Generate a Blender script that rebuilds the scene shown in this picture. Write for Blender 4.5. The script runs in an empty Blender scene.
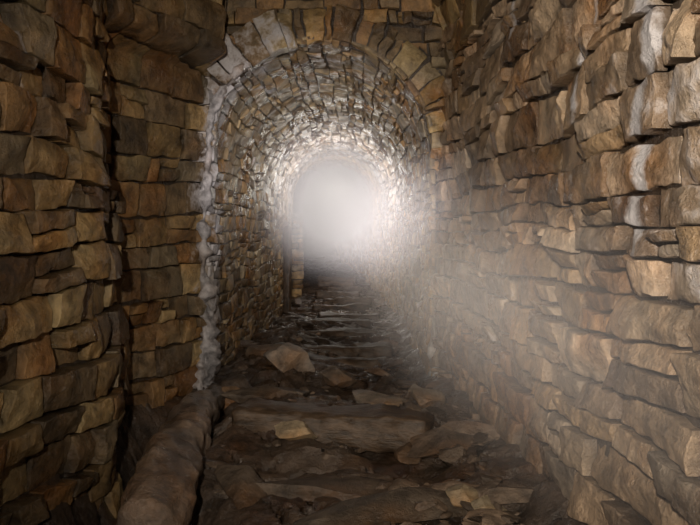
import bpy, math, random, bmesh
from mathutils import Vector, noise, Matrix, Euler
random.seed(7)
S=bpy.context.scene
S.view_settings.view_transform='Standard'
CAMZ=1.05
def link(o): S.collection.objects.link(o); return o
def sm(a,b,x):
    t=max(0,min(1,(x-a)/(b-a))); return t*t*(3-2*t)
def N(x,y,z): return noise.noise(Vector((x,y,z)))

# ------------------------------------------------ materials
def nd(nt,t,**k):
    n=nt.nodes.new(t)
    for a,b in k.items(): setattr(n,a,b)
    return n
def stone_mat(name,rough=(.3,.75),bump=.6,spec=.5,dark=1.0):
    m=bpy.data.materials.new(name); m.use_nodes=True; nt=m.node_tree; L=nt.links
    p=nt.nodes['Principled BSDF']
    tc=nd(nt,'ShaderNodeTexCoord')
    at=nd(nt,'ShaderNodeAttribute',attribute_name='col')
    ac=nd(nt,'ShaderNodeAttribute',attribute_name='calc')
    n1=nd(nt,'ShaderNodeTexNoise'); n1.inputs['Scale'].default_value=9; n1.inputs['Detail'].default_value=8; n1.inputs['Roughness'].default_value=.7
    n2=nd(nt,'ShaderNodeTexNoise'); n2.inputs['Scale'].default_value=55; n2.inputs['Detail'].default_value=5; n2.inputs['Roughness'].default_value=.7
    n3=nd(nt,'ShaderNodeTexNoise'); n3.inputs['Scale'].default_value=2.6; n3.inputs['Detail'].default_value=5
    for n in (n1,n2,n3): L.new(tc.outputs['Object'],n.inputs['Vector'])
    r1=nd(nt,'ShaderNodeMapRange'); r1.inputs[1].default_value=.3; r1.inputs[2].default_value=.7; r1.inputs[3].default_value=.22*dark; r1.inputs[4].default_value=1.6*dark
    L.new(n1.outputs[0],r1.inputs[0])
    mx=nd(nt,'ShaderNodeMix',data_type='RGBA',blend_type='MULTIPLY'); mx.inputs[0].default_value=1
    L.new(at.outputs['Color'],mx.inputs[6]); L.new(r1.outputs[0],mx.inputs[7])
    r3=nd(nt,'ShaderNodeMapRange'); r3.inputs[1].default_value=.46; r3.inputs[2].default_value=.66; r3.inputs[4].default_value=.8
    L.new(n3.outputs[0],r3.inputs[0])
    mr=nd(nt,'ShaderNodeMix',data_type='RGBA',blend_type='MULTIPLY'); L.new(r3.outputs[0],mr.inputs[0])
    L.new(mx.outputs[2],mr.inputs[6]); mr.inputs[7].default_value=(.76,.50,.28,1)
    ad=nd(nt,'ShaderNodeMath',operation='MULTIPLY_ADD'); L.new(n1.outputs[0],ad.inputs[0]); ad.inputs[1].default_value=1.7
    L.new(ac.outputs['Fac'],ad.inputs[2])
    rc=nd(nt,'ShaderNodeMapRange'); rc.inputs[1].default_value=1.20; rc.inputs[2].default_value=1.5
    L.new(ad.outputs[0],rc.inputs[0])
    mc=nd(nt,'ShaderNodeMix',data_type='RGBA'); L.new(rc.outputs[0],mc.inputs[0]); L.new(mr.outputs[2],mc.inputs[6]); mc.inputs[7].default_value=(.62,.59,.60,1)
    L.new(mc.outputs[2],p.inputs['Base Color'])
    rr=nd(nt,'ShaderNodeMapRange'); rr.inputs[1].default_value=.35; rr.inputs[2].default_value=.65; rr.inputs[3].default_value=rough[1]; rr.inputs[4].default_value=rough[0]
    L.new(n3.outputs[0],rr.inputs[0]); L.new(rr.outputs[0],p.inputs['Roughness'])
    p.inputs['Specular IOR Level'].default_value=spec
    b1=nd(nt,'ShaderNodeBump'); b1.inputs['Strength'].default_value=bump; b1.inputs['Distance'].default_value=.03
    b2=nd(nt,'ShaderNodeBump'); b2.inputs['Strength'].default_value=bump; b2.inputs['Distance'].default_value=.010
    L.new(n1.outputs[0],b1.inputs['Height']); L.new(n2.outputs[0],b2.inputs['Height'])
    L.new(b1.outputs[0],b2.inputs['Normal']); L.new(b2.outputs[0],p.inputs['Normal'])
    return m
M_wall=stone_mat('wet_sandstone',rough=(.18,.42),bump=.9,spec=.8)
M_floor=stone_mat('wet_mud',rough=(.14,.38),bump=1.0,spec=.7)
M_rock=stone_mat('loose_stone',rough=(.25,.6),bump=.7)
M_log=stone_mat('mud_coated_bark',rough=(.18,.4),bump=1.0,spec=.8)
def wood_mat():
    m=bpy.data.materials.new('wet_timber'); m.use_nodes=True; nt=m.node_tree; L=nt.links; p=nt.nodes['Principled BSDF']
    tc=nd(nt,'ShaderNodeTexCoord'); mp=nd(nt,'ShaderNodeMapping'); mp.inputs['Scale'].default_value=(5,16,16)
    n=nd(nt,'ShaderNodeTexNoise'); n.inputs['Scale'].default_value=1.8; n.inputs['Detail'].default_value=10; n.inputs['Roughness'].default_value=.65
    L.new(tc.outputs['Object'],mp.inputs[0]); L.new(mp.outputs[0],n.inputs['Vector'])
    r=nd(nt,'ShaderNodeValToRGB'); r.color_ramp.elements[0].position=.35; r.color_ramp.elements[0].color=(.032,.021,.013,1)
    r.color_ramp.elements[1].position=.7; r.color_ramp.elements[1].color=(.14,.09,.055,1)
    L.new(n.outputs[0],r.inputs[0]); L.new(r.outputs[0],p.inputs['Base Color']); p.inputs['Roughness'].default_value=.42; p.inputs['Specular IOR Level'].default_value=.4
    b=nd(nt,'ShaderNodeBump'); b.inputs['Strength'].default_value=.8; b.inputs['Distance'].default_value=.015
    L.new(n.outputs[0],b.inputs['Height']); L.new(b.outputs[0],p.inputs['Normal'])
    return m
M_wood=wood_mat()

# ------------------------------------------------ mesh accumulator
class Acc:
    def __init__(s): s.v=[];s.f=[];s.c=[];s.k=[]
    def grid(s,pts,cols,calcs,nu,nv):
        b=len(s.v); s.v+=pts; s.c+=cols; s.k+=calcs
        for j in range(nv-1):
            for i in range(nu-1):
                a=b+j*nu+i; s.f.append((a,a+1,a+1+nu,a+nu))
    def build(s,name,mat,sharp=None):
        me=bpy.data.meshes.new(name); me.from_pydata([tuple(p) for p in s.v],[],s.f)
        a=me.attributes.new('col','FLOAT_COLOR','POINT'); fl=[]
        for c in s.c: fl+= [c[0],c[1],c[2],1]
        a.data.foreach_set('color',fl)
        a=me.attributes.new('calc','FLOAT','POINT'); a.data.foreach_set('value',s.k)
        me.materials.append(mat)
        me.polygons.foreach_set('use_smooth',[True]*len(me.polygons))
        if sharp: me.set_sharp_from_angle(angle=math.radians(sharp))
        me.update(); o=bpy.data.objects.new(name,me); return link(o)

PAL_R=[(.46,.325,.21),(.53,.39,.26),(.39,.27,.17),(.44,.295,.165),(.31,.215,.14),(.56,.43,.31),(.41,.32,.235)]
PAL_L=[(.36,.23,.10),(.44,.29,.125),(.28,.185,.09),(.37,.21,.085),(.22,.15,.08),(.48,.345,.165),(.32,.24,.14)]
PAL_T=[(.48,.335,.165),(.56,.41,.22),(.38,.255,.12),(.46,.285,.11),(.29,.195,.11),(.57,.44,.26)]

def masonry(acc,mapf,U0,U1,V0,V1,ch=(.09,.16),sl=(.16,.38),cell=.025,prot=.03,warp=.04,pal=PAL_R,seed=1,skip=None,calcf=None,cellgrow=None,single=False,gap=.003,back=True,amp=1.0,dep=.035,facet=1.0):
    r=random.Random(seed); so=seed*17.3
    stones=[]; v=V0
    while v<V1:
        h=r.uniform(*ch) if not single else V1-V0
        u=U0-r.uniform(0,sl[0])
        while u<U1:
            l=r.uniform(*sl)*(0.75+1.6*max(0,h-ch[0]))
            q=r.random()
            if not single and q<.14 and h>ch[0]*1.2:
                k=r.uniform(.4,.6); stones.append((u,u+l,v,v+h*k)); stones.append((u,u+l,v+h*k,v+h))
            elif q<.22 and not single:
                k=r.uniform(.3,.6); stones.append((u,u+l*k,v,v+h)); stones.append((u+l*k,u+l,v,v+h*.55)); stones.append((u+l*k,u+l,v+h*.55,v+h))
            else: stones.append((u,u+l,v,v+h))
            u+=l
        v+=h
    for (a,b,c,d) in stones:
        a=max(a,U0-.02); b=min(b,U1+.02)
        if b-a<.035: continue
        mu,mv=(a+b)/2,(c+d)/2
        if skip and skip(mu,mv): continue
        ce=cell*(cellgrow(mu) if cellgrow else 1)
        j=.010
        C=[(a+gap+r.uniform(-.6,1)*j,c+gap+r.uniform(-.6,1)*j),(b-gap-r.uniform(-.6,1)*j,c+gap+r.uniform(-.6,1)*j),
           (b-gap-r.uniform(-.6,1)*j,d-gap-r.uniform(-.6,1)*j),(a+gap+r.uniform(-.6,1)*j,d-gap-r.uniform(-.6,1)*j)]
        def params(l):
            e=min(.2,.0015/l); e2=min(.3,.005/l); n=max(2,int(round(l*(1-2*e2)/ce)))
            return [0,e]+[e2+(1-2*e2)*i/n for i in range(n+1)]+[1-e,1]
        su=params(b-a); sv=params(d-c)
        base=r.choice(pal); br=r.uniform(.6,1.2); col=(base[0]*br,base[1]*br,base[2]*br)
        p0=prot*r.uniform(-.1,1.0); tu=r.uniform(-.012,.012); tv=r.uniform(-.008,.014)
        if r.random()<.07: p0-=prot*1.1
        kst=r.uniform(-.15,.15)
        cr=r.uniform(.0,.02)
        W=(b-a)/2;H=(d-c)/2
        planes=[(r.uniform(-.09,.09)*W*2,r.uniform(-.16,.16)*H*2,r.uniform(0,.008)) for _ in range(4)]
        pts=[];cols=[];ks=[]
        nU,nV=len(su),len(sv)
        for jj,t in enumerate(sv):
            for ii,s_ in enumerate(su):
                A=s_*2-1;B=t*2-1
                A2=A*(1-cr*.5*B**6); B2=B*(1-cr*A**6)
                s2=(A2+1)/2;t2=(B2+1)/2
                uu=(C[0][0]*(1-s2)+C[1][0]*s2)*(1-t2)+(C[3][0]*(1-s2)+C[2][0]*s2)*t2
                vv=(C[0][1]*(1-s2)+C[1][1]*s2)*(1-t2)+(C[3][1]*(1-s2)+C[2][1]*s2)*t2
                wu=uu+warp*N(uu*1.4+so,vv*1.4,3)+.014*N(uu*14,vv*14+so,1)
                wv=vv+warp*N(uu*1.2+so,vv*2.0,9)+.013*N(uu*13,vv*13+so,5)
                P,Nn=mapf(wu,wv)
                eu=min(ii,nU-1-ii);ev=min(jj,nV-1-jj);e=min(eu,ev)
                if e==0: h=-dep-.012
                else:
                    q1=N(P[0]*17,P[1]*17,P[2]*17+so)
                    h=p0+tu*A+tv*B+amp*(.010*N(P[0]*6+so,P[1]*6,P[2]*6)+.008*q1+.010*abs(N(P[0]*34,P[1]*34,P[2]*34)))
                    h+=facet*min(pa*A+pb*B+pc for pa,pb,pc in planes)
                    if e==1: h-=.003
                    h=max(h,-dep*.6)
                pts.append((P[0]+Nn[0]*h,P[1]+Nn[1]*h,P[2]+Nn[2]*h))
                cc=.3 if e==0 else (.8 if e==1 else 1)
                cols.append((col[0]*cc,col[1]*cc,col[2]*cc))
                k=kst+(calcf(P) if calcf else 0); ks.append(k if e>0 else k-.3)
        acc.grid(pts,cols,ks,nU,nV)
    if back:
        bs=.06 if not cellgrow else .09
        nu=max(2,int((U1-U0)/bs)+1); nv=max(2,int((V1-V0)/bs)+1)
        b0=len(acc.v)
        for jj in range(nv):
            for ii in range(nu):
                uu=U0+(U1-U0)*ii/(nu-1); vv=V0+(V1-V0)*jj/(nv-1)
                P,Nn=mapf(uu,vv); h=-dep*.75+.012*N(P[0]*14,P[1]*14,P[2]*14)
                acc.v.append((P[0]+Nn[0]*h,P[1]+Nn[1]*h,P[2]+Nn[2]*h)); acc.c.append((.06,.042,.028)); acc.k.append(-1)
        for jj in range(nv-1):
            for ii in range(nu-1):
                uu=U0+(U1-U0)*(ii+.5)/(nu-1); vv=V0+(V1-V0)*(jj+.5)/(nv-1)
                if skip and skip(uu,vv): continue
                a=b0+jj*nu+ii; acc.f.append((a,a+1,a+1+nu,a+nu))

# ------------------------------------------------ layout
TY0=4.77; TR=.75; TX=-.28; TSP=1.60
def toff(y):
    d=max(0,y-8.0); return -.010*d*d, .004*d*d
def tunnel_map(u,v):
    ox,oz=toff(u); v0=v-.25
    if v0<TSP: return (TX-TR+ox,u,v0+oz),(1,0,0)
    a=(v0-TSP)/TR
    if a<math.pi:
        c,s=math.cos(a),math.sin(a)
        return (TX-TR*c+ox,u,TSP+TR*s+oz),(c,0,-s)
    return (TX+TR+ox,u,TSP-(v0-TSP-math.pi*TR)+oz),(-1,0,0)
TV=.5+2*TSP+math.pi*TR
def poly_map(pl,side=1,push=None):
    seg=[0]
    for a,b in zip(pl,pl[1:]): seg.append(seg[-1]+math.dist(a,b))
    def at(u):
        i=0
        while i<len(pl)-2 and u>seg[i+1]: i+=1
        t=(u-seg[i])/(seg[i+1]-seg[i])
        return (pl[i][0]+(pl[i+1][0]-pl[i][0])*t, pl[i][1]+(pl[i+1][1]-pl[i][1])*t)
    def f(u,v):
        p=at(u); q0=at(u-.08); q1=at(u+.08)
        tx,ty=q1[0]-q0[0],q1[1]-q0[1]; l=math.hypot(tx,ty); nx,ny=-ty/l*side,tx/l*side
        h=push(u,v) if push else 0
        return (p[0]+nx*h,p[1]+ny*h,v),(nx,ny,0)
    return f,seg[-1]

def cal_sheen_right(P):
    x,y,z=P
    k=.34*max(0,N(y*1.1+5,z*.35,2))+.36*sm(2.6,1.4,y)*sm(.5,1.2,z)*sm(2.1,1.5,z)  # calcite noise, plus a pale patch painting wet sheen into the colour
    k+=.5*sm(.06,.0,abs(y-3.15+.06*N(z*3,0,0)))*sm(1.5,2,z)
    k+=.5*sm(.05,.0,abs(y-2.2+.08*N(z*3,4,0)))*sm(.9,1.4,z)
    k+=.5*sm(.05,.0,abs(y-1.75+.08*N(z*3,7,0)))*sm(.9,1.2,z)
    return k
def cal_left(P):
    return .25*max(0,N(P[1]*1.5,P[2]*.5,8))+.5*sm(.05,.0,abs(P[1]-2.75+.1*N(P[2]*3,4,0)))*sm(1.3,1.6,P[2])+.45*sm(4.55,4.75,P[1]+.1*N(P[2]*4,0,3))
def cal_tun(P):
    x,y,z=P
    k=.30*max(0,N(y*.9,z*.5+2,x*2))+.20*sm(6.6,5.0,y)*sm(1.2,1.9,z)*sm(-.1,-.5,x)
    k+=.85*sm(5.2,4.8,y+.2*N(z*5,y*4,0))*sm(-.55,-.95,x)
    k+=.40*sm(.1,0,abs(N(x*2,z*.8,y*2.3)))*sm(1.0,1.5,z)
    return k+.10*sm(7.5,9.5,y)

right_pl=[(.50,4.80),(.56,4.3),(.655,2.6),(.69,1.5),(.73,.2),(.75,-1.6)]
mf,ln=poly_map(right_pl,side=-1,push=lambda u,v:-.05*max(0,v-1.0)+.03*N(u*1.2,v*1.5,4))
A=Acc(); masonry(A,mf,0,ln,-.25,2.35,ch=(.075,.165),sl=(.24,.56),cell=.013,prot=.030,warp=.07,pal=PAL_R,seed=6,calcf=cal_sheen_right)
A.build('wall_right',M_wall,30)
left_pl=[(-1.38,-1.6),(-1.34,2.4),(-1.22,3.25),(-1.26,3.45),(-1.46,4.1)]
mf,ln=poly_map(left_pl,side=-1,push=lambda u,v:-.07*max(0,v-1.0)+.04*N(u*1.2,v*1.5,14))
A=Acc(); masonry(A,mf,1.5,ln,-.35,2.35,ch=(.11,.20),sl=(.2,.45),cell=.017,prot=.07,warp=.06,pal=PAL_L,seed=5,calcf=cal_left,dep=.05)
A.build('wall_left',M_wall,30)
spl=[(-1.50,3.85),(-1.03,4.77)]
mf,ln=poly_map(spl,side=-1,push=lambda u,v:.26*sm(2.1,2.22,v)*sm(1.0,.85,u)+.02*N(u*2,v*1.5,24))
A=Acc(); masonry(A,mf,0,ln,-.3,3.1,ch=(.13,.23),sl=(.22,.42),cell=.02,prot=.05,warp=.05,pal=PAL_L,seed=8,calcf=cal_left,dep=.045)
def flat(y): return lambda u,v:((u,y+.03*N(u*2,v*2,1),v),(0,-1,0))
def inring(u,v):
    return math.hypot(u-TX,v-TSP)<TR+.20 or v<TSP
masonry(A,flat(4.78),-1.4,1.0,1.4,3.4,ch=(.08,.15),sl=(.12,.32),cell=.03,prot=.06,pal=PAL_L,seed=9,skip=inring)
def ring(u,v):
    a=math.pi-u/TR; r=TR+v
    return (TX+r*math.cos(a),TY0-.02-.08*N(u*3,v*2,7),TSP+r*math.sin(a)),(0,-1,0)
masonry(A,ring,-.1,math.pi*TR+.1,-.01,.24,sl=(.04,.15),cell=.02,prot=.10,warp=.10,pal=PAL_L,seed=12,single=True,amp=2,
        calcf=lambda P:.45*sm(-.3,-.7,P[0])+.40*max(0,N(P[0]*4,P[2]*4,0)))
A.build('wall_portal',M_wall,30)
def ceil(u,v):
    rx=.50+(4.8-u)*.045+.02; lx=-1.30; c=(rx+lx)/2; r=(rx-lx)/2+.05; a=math.pi-v/.95
    return (c+r*math.cos(a),u,2.2+r*math.sin(a)),(-math.cos(a),0,-math.sin(a))
A=Acc(); masonry(A,ceil,-1.6,4.85,-.03,math.pi*.95+.03,ch=(.12,.2),sl=(.2,.4),cell=.05,prot=.03,pal=PAL_L,seed=21,calcf=cal_sheen_right)
A.build('ceiling',M_wall,30)
A=Acc()
masonry(A,lambda u,v:((u,-1.55,v),(0,1,0)),-1.5,.9,-.3,3.4,ch=(.14,.2),sl=(.25,.4),cell=.07,pal=PAL_L,seed=31)
A.build('wall_back',M_wall,30)
NY0,NY1,NZ=9.3,11.2,1.15
def tskip(u,v): return NY0<u<NY1 and v-.25<NZ
A=Acc(); masonry(A,tunnel_map,TY0-.03,19,0,TV,ch=(.06,.13),sl=(.18,.46),cell=.027,prot=.018,warp=.07,pal=PAL_T,seed=41,calcf=cal_tun,
   cellgrow=lambda u:max(1,(u/5.5)**1.3),skip=tskip,gap=.002,dep=.018,amp=.8,facet=.6)
masonry(A,lambda u,v:((TX-TR-.55+toff(10)[0],u,v),(1,0,0)),NY0-.1,NY1+.1,-.2,NZ+.2,cell=.06,pal=PAL_L,seed=44)
masonry(A,lambda u,v:((TX-TR-.55+u,NY1+.02,v),(0,-1,0)),-.1,.62,-.2,NZ+.2,cell=.06,pal=PAL_L,seed=45)
masonry(A,lambda u,v:((TX-TR-.55+u,v,NZ+.02),(0,0,-1)),-.1,.6,NY0-.1,NY1+.1,cell=.06,pal=PAL_L,seed=46)
A.build('wall_tunnel',M_wall,35)

# ------------------------------------------------ floor
def fh(x,y):
    ox,oz=toff(y)
    h=oz+.07*N(x*1.3,y*1.1,5)+.05*N(x*3.0,y*3.0,1)+.03*N(x*9,y*9,2)+.012*N(x*28,y*28,2)
    dx=-1.07+.08*N(y*1.2,0,0)
    h-=.36*sm(.30,.08,abs(x-dx))*sm(4.5,3.8,y)
    h+=.16*math.exp(-((x+.72)/.28)**2-((y-5.9)/.8)**2)
    h+=.10*math.exp(-((x+.6)/.3)**2-((y-7.6)/.9)**2)
    h+=.12*sm(.30,.70,x)
    w=y+.18*N(x*1.5,y,3)
    h+=(.05*sm(2.95,3.02,w)+.05*sm(3.32,3.40,w)-.10*sm(3.9,4.4,w))*sm(-.75,-.6,x)*sm(.5,.35,x)
    h+=.05*sm(4.55,4.62,w)-.05*sm(4.8,5.2,w)
    return h
def plates(x,y):
    c=noise.voronoi(Vector((x*2.0+.9*N(x*3,y*3,0),y*4.2+.9*N(x*3,y*3,6),0)))[0]
    return .05*sm(.02,.08,c[1]-c[0])*sm(-.3,.1,N(x*2,y*2,31))
A=Acc()
for (x0,x1,y0,y1,s) in [(-1.8,1.0,-1.6,2.0,.05),(-1.8,1.0,2.0,5.2,.016),(-1.8,1.0,5.2,9,.03),(-2.7,1.0,9,19,.07)]:
    nu=int((x1-x0)/s)+1; nv=int((y1-y0)/s)+1; P=[];Cc=[];K=[]
    for j in range(nv):
        for i in range(nu):
            x=x0+(x1-x0)*i/(nu-1); y=y0+(y1-y0)*j/(nv-1)
            pl=plates(x,y) if y<9 else 0
            P.append((x,y,fh(x,y)+pl))
            b=.5+.9*(N(x*3,y*3,7)*.5+.5); b*=.5+pl*7
            Cc.append((.115*b,.078*b,.053*b)); K.append(-1.0)
    A.grid(P,Cc,K,nu,nv)
A.build('floor',M_floor,40)

# ------------------------------------------------ rocks
def rock_pts(r,sx,sy,sz,sub):
    bm=bmesh.new(); bmesh.ops.create_icosphere(bm,subdivisions=sub,radius=1)
    pl=[]
    for _ in range(14):
        d=Vector((r.uniform(-1,1),r.uniform(-1,1),r.uniform(-1,1))).normalized(); pl.append((d,r.uniform(.42,.75)))
    so=r.uniform(0,99)
    for v in bm.verts:
        p=v.co.copy()
        for d,t in pl:
            k=p.dot(d)
            if k>t: p-=d*(k-t)
        p*=1+.10*N(p.x*3+so,p.y*3,p.z*3)
        v.co=Vector((p.x*sx*1.5,p.y*sy*1.5,p.z*sz*1.5))
    V=[v.co.copy() for v in bm.verts]; F=[tuple(v.index for v in f.verts) for f in bm.faces]; bm.free()
    return V,F
def add_rock(acc,r,loc,size,rot,col,sub=2,k=-.6):
    V,F=rock_pts(r,*size,sub); E=Euler(rot).to_matrix(); b=len(acc.v)
    for v in V:
        p=E@v+Vector(loc); acc.v.append(tuple(p)); acc.c.append(col); acc.k.append(k)
    acc.f+=[tuple(i+b for i in f) for f in F]
r=random.Random(77)
def rock(name,loc,size,rot,col,seed,k=-.6):
    A=Acc(); add_rock(A,random.Random(seed),(0,0,0),size,rot,col,4,k); o=A.build(name,M_rock,25); o.location=loc; return o
def gp(px,py,h=0.0):
    d=(CAMZ-h)/((py-235)/700); return ((px-361)/700*d,d)
def put(name,px,py,size,rot,col,seed,k=-.6,h=.05):
    x,y=gp(px,py,h); return rock(name,(x,y,fh(x,y)+.03+size[2]*.5),size,rot,col,seed,k)
put('boulder',286,382,(.18,.13,.11),(.1,.1,.3),(.38,.32,.27),1,-.25)
put('loose_rock',232,400,(.08,.07,.06),(0,.2,.5),(.24,.15,.085),2)
put('loose_rock',298,436,(.085,.05,.035),(0,.05,.1),(.40,.31,.20),3,h=.15)
put('stone_slab',384,417,(.16,.14,.035),(.05,.1,.3),(.30,.24,.18),4)
put('loose_rock',340,388,(.12,.08,.05),(0,.1,-.4),(.20,.15,.11),5)
put('loose_rock',462,514,(.07,.05,.03),(0,.1,.4),(.28,.22,.14),6)
put('loose_rock',488,524,(.06,.05,.03),(0,.3,-.4),(.28,.22,.14),7)
put('loose_rock',425,432,(.09,.07,.05),(.1,.3,.9),(.22,.17,.12),8)
put('stone_slab',450,464,(.17,.10,.04),(.1,-.1,.2),(.16,.12,.09),9)
put('stone_slab',243,495,(.10,.20,.05),(.1,.1,.1),(.12,.088,.062),10)
put('stone_slab',325,492,(.42,.12,.05),(-.05,.03,.05),(.10,.072,.05),11)
put('stone_slab',385,520,(.26,.10,.04),(-.05,.03,.3),(.10,.075,.053),21)
put('loose_rock',262,368,(.14,.10,.06),(.1,.1,.3),(.18,.13,.09),12)
put('stone_slab',235,352,(.24,.20,.06),(.1,.1,.6),(.15,.11,.08),13)
put('stone_slab',330,362,(.24,.20,.04),(.05,.1,.2),(.13,.098,.07),23)
put('stone_slab',270,405,(.26,.13,.05),(.05,.06,.3),(.12,.09,.065),25)
put('loose_rock',415,398,(.08,.07,.05),(.1,.3,.9),(.28,.23,.18),14)
A=Acc()
for i in range(900):
    y=2.1+(r.random()**1.3)*9; ox=toff(y)[0]
    if y<4.7: x=r.uniform(-.60,.54)
    else: x=r.uniform(-.90,.34)+ox
    if r.random()<.45: x=(.53 if y<4.4 else .34+ox)-abs(r.gauss(0,.10))
    s=min(.08,.007+r.expovariate(1/.015)); b=r.uniform(.4,1.3)
    if r.random()<.04: b=2.0
    add_rock(A,r,(x,y,fh(x,y)+s*.2+.03),(s*r.uniform(.8,1.9),s*r.uniform(.7,1.3),s*r.uniform(.25,.6)),(r.uniform(-.25,.25),r.uniform(-.25,.25),r.uniform(0,6.3)),(.14*b,.10*b,.069*b),2 if s<.045 else 3)
A.build('rubble',M_rock,25)

# ------------------------------------------------ timber
def beam(name,p0,p1,w,h,seed,rough=.012):
    a=Vector(p0);b=Vector(p1);L=(b-a).length
    n=max(6,int(L/.02)); prof=[]
    for k in range(28):
        t=2*math.pi*k/28; c,s=math.cos(t),math.sin(t); e=.35
        prof.append((math.copysign(abs(c)**e,c)*w/2,math.copysign(abs(s)**e,s)*h/2))
    V=[];F=[];K=28
    for i in range(n+1):
        x=-L/2+L*i/n; q=1 if 0<i<n else .8
        for (py,pz) in prof:
            d=1+(rough/.03)*N(x*4+seed,py*9,pz*9)+.14*N(x*18+seed,py*34,pz*34)
            V.append((x+.04*N(py*20,pz*20,seed)*(1 if i in(0,n) else 0),py*d*q,pz*d*q))
    for i in range(n):
        for k in range(K):
            F.append((i*K+k,i*K+(k+1)%K,(i+1)*K+(k+1)%K,(i+1)*K+k))
    F.append(tuple(range(K-1,-1,-1)));F.append(tuple(n*K+k for k in range(K)))
    me=bpy.data.meshes.new(name); me.from_pydata(V,[],F); me.materials.append(M_wood)
    me.polygons.foreach_set('use_smooth',[True]*len(me.polygons))
    o=link(bpy.data.objects.new(name,me)); o.location=(a+b)/2
    o.rotation_euler=(b-a).to_track_quat('X','Z').to_euler(); return o
beam('timber_sleeper',(-.60,3.38,.15),(.32,3.26,.13),.22,.16,1,.008)
yy=5.3; i=3
while yy<14:
    ox,oz=toff(yy)
    beam('timber_sleeper',(-.55+ox+r.uniform(-.12,.12),yy+r.uniform(-.1,.1),.055+oz),(.18+ox+r.uniform(-.12,.12),yy+r.uniform(-.1,.1),.055+oz),.17,.11,i,.02)
    yy+=r.uniform(.65,1.0); i+=1
def tube(name,pts,rad,mat,lump=.15,seg=20,seed=0,flat=1.0,col=(.2,.15,.1),calc=-.6,bend=0):
    A=Acc(); P=[]; n=len(pts)
    V=[Vector(p) for p in pts]; dense=[]
    for i in range(n-1):
        m=max(2,int((V[i+1]-V[i]).length/.015))
        for k in range(m): dense.append((V[i].lerp(V[i+1],k/m),rad[i]+(rad[i+1]-rad[i])*k/m))
    dense.append((V[-1],rad[-1]))
    for _ in range(8):
        dense=[dense[0]]+[((dense[i-1][0]+dense[i][0]*2+dense[i+1][0])/4,dense[i][1]) for i in range(1,len(dense)-1)]+[dense[-1]]
    dense=[(p+Vector((bend*N(p.y*2.5,1,seed),0,bend*N(p.y*2.5,7,seed))),q) for p,q in dense]
    m=len(dense); C=[]
    for i,(p,rd) in enumerate(dense):
        t=(dense[min(m-1,i+1)][0]-dense[max(0,i-1)][0]).normalized()
        up=Vector((0,0,1)) if abs(t.z)<.8 else Vector((0,1,0))
        a=t.cross(up).normalized(); b=a.cross(t)
        q=.0 if i in(0,m-1) else (.8 if i in (1,m-2) else 1)
        for k in range(seg+1):
            th=2*math.pi*k/seg; d=a*math.cos(th)+b*math.sin(th)*flat
            s=p+d*rd
            nn=N(s.x*8+seed,s.y*3,s.z*8); n2=N(s.x*24,s.y*12,s.z*24+seed)
            s=p+d*rd*q*(1+lump*2*nn+lump*1.2*n2)
            P.append(tuple(s)); w=max(.4,.8+.8*(nn+.2)+.4*n2); C.append((col[0]*w,col[1]*w,col[2]*w))
    A.grid(P,C,[calc]*len(P),seg+1,m)
    return A.build(name,mat)
tube('fallen_log',[(-.90,4.3,.04),(-.86,3.7,.11),(-.79,3.0,.13),(-.70,2.2,.10)],[.075,.10,.115,.12],M_log,.15,seg=40,col=(.20,.145,.105),bend=.05)
beam('timber_prop',(-.98,9.22,.0),(-.975,9.24,1.18),.10,.10,50,.004)
fp=[(-1.06,4.64,-.02),(-1.03,4.67,.4),(-1.055,4.68,.9),(-1.04,4.69,1.4),(-1.02,4.70,1.75)]
for a in (20,35,50): 
    t=math.radians(a); fp.append((TX-TR*math.cos(t)*1.03,4.70,TSP+TR*math.sin(t)*1.03))
tube('calcite_flowstone',fp,[.085,.045,.03,.035,.022,.025,.03,.01],M_rock,.8,seg=28,col=(.42,.40,.41),calc=.4,seed=5)
tube('calcite_flowstone',[(.50,4.75,0),(.49,4.74,.25),(.50,4.75,.5)],[.04,.03,.01],M_rock,.5,col=(.4,.4,.4),calc=.1,seed=9)

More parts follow.
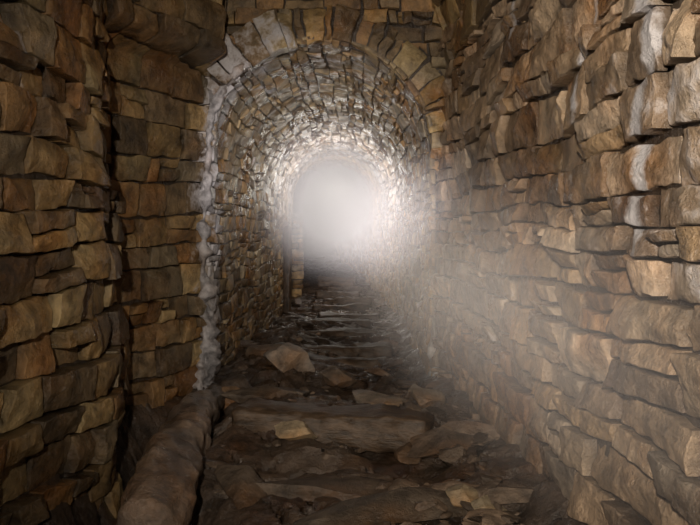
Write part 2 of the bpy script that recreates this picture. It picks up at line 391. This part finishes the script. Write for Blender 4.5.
# ------------------------------------------------ mist
def mist(name,loc,rad,rot,dens,nscale=2.5,g=-.5,lo=.35,hi=1.3,power=1.0):
    bm=bmesh.new(); bmesh.ops.create_icosphere(bm,subdivisions=3,radius=1)
    me=bpy.data.meshes.new(name); bm.to_mesh(me); bm.free()
    o=link(bpy.data.objects.new(name,me)); o.location=loc; o.scale=rad; o.rotation_euler=rot
    m=bpy.data.materials.new(name+'_vapour'); m.use_nodes=True; nt=m.node_tree; L=nt.links; nt.nodes.remove(nt.nodes['Principled BSDF'])
    out=nt.nodes['Material Output']; vs=nd(nt,'ShaderNodeVolumeScatter'); vs.inputs['Color'].default_value=(.97,.93,.96,1); vs.inputs['Anisotropy'].default_value=g
    tc=nd(nt,'ShaderNodeTexCoord'); ln=nd(nt,'ShaderNodeVectorMath',operation='LENGTH'); L.new(tc.outputs['Object'],ln.inputs[0])
    mr=nd(nt,'ShaderNodeMapRange',interpolation_type='SMOOTHSTEP'); mr.inputs[1].default_value=.97; mr.inputs[2].default_value=0; mr.inputs[3].default_value=0; mr.inputs[4].default_value=1
    L.new(ln.outputs['Value'],mr.inputs[0])
    pw=nd(nt,'ShaderNodeMath',operation='POWER'); L.new(mr.outputs[0],pw.inputs[0]); pw.inputs[1].default_value=power
    n=nd(nt,'ShaderNodeTexNoise'); n.inputs['Scale'].default_value=nscale; n.inputs['Detail'].default_value=2; L.new(tc.outputs['Object'],n.inputs['Vector'])
    r2=nd(nt,'ShaderNodeMapRange'); r2.inputs[1].default_value=.35; r2.inputs[2].default_value=.65; r2.inputs[3].default_value=lo*dens; r2.inputs[4].default_value=hi*dens
    L.new(n.outputs[0],r2.inputs[0]); mu=nd(nt,'ShaderNodeMath',operation='MULTIPLY'); L.new(pw.outputs[0],mu.inputs[0]); L.new(r2.outputs[0],mu.inputs[1])
    L.new(mu.outputs[0],vs.inputs['Density']); L.new(vs.outputs[0],out.inputs['Volume'])
    me.materials.append(m); return o
mist('mist_bank',(-.31,8.6,1.42),(1.15,4.2,1.2),(0,0,0),1.3,.8,lo=.8,hi=1.1,power=1.9)
ax=Vector((-.60,4.0,.45)); q=ax.to_track_quat('Y','Z').to_euler()
mist('mist_plume',(.25,2.95,.97),(.48,2.8,.52),q,.21,.6,lo=.6,hi=1.2,power=1.15)

# ------------------------------------------------ lights
def light(name,t,loc,e,col,size,rot=None,**k):
    l=bpy.data.lights.new(name,t); l.energy=e; l.color=col
    if t=='AREA': l.size=size
    else: l.shadow_soft_size=size
    for a,b in k.items(): setattr(l,a,b)
    o=link(bpy.data.objects.new(name,l)); o.location=loc
    if rot: o.rotation_euler=rot
    return o
def aim(a,b): return (Vector(b)-Vector(a)).to_track_quat('-Z','Y').to_euler()
f=(-.20,-.6,1.45)
light('flash_lamp','SPOT',f,400,(1,.89,.75),.03,aim(f,(.48,4.0,1.2)),spot_size=math.radians(77),spot_blend=1.0)
f=(-.02,-.3,1.25)
light('mist_fill_spot','SPOT',f,1250,(1,.94,.94),.04,aim(f,(-.43,9.6,1.68)),spot_size=math.radians(23),spot_blend=1.0)  # added fill beam from the camera side, makes the mist glow white
light('tunnel_fill','POINT',(-.38,9.6,1.62),26,(1,.88,.76),.25)  # added fill light inside the mist, brightens the tunnel walls around the glow
light('tunnel_fill','POINT',(-.36,12.2,1.75),25,(1,.93,.88),.2)  # second added fill, lights the far tunnel behind the mist core

w=bpy.data.worlds.new('w'); S.world=w; w.use_nodes=True; w.node_tree.nodes['Background'].inputs[0].default_value=(.01,.009,.009,1)
c=bpy.data.cameras.new('camera'); co=link(bpy.data.objects.new('camera',c)); c.sensor_width=36; c.lens=36; c.clip_start=.02
co.location=(0,0,CAMZ)
co.rotation_euler=(math.radians(90-2.25),0,math.radians(.9))
S.camera=co
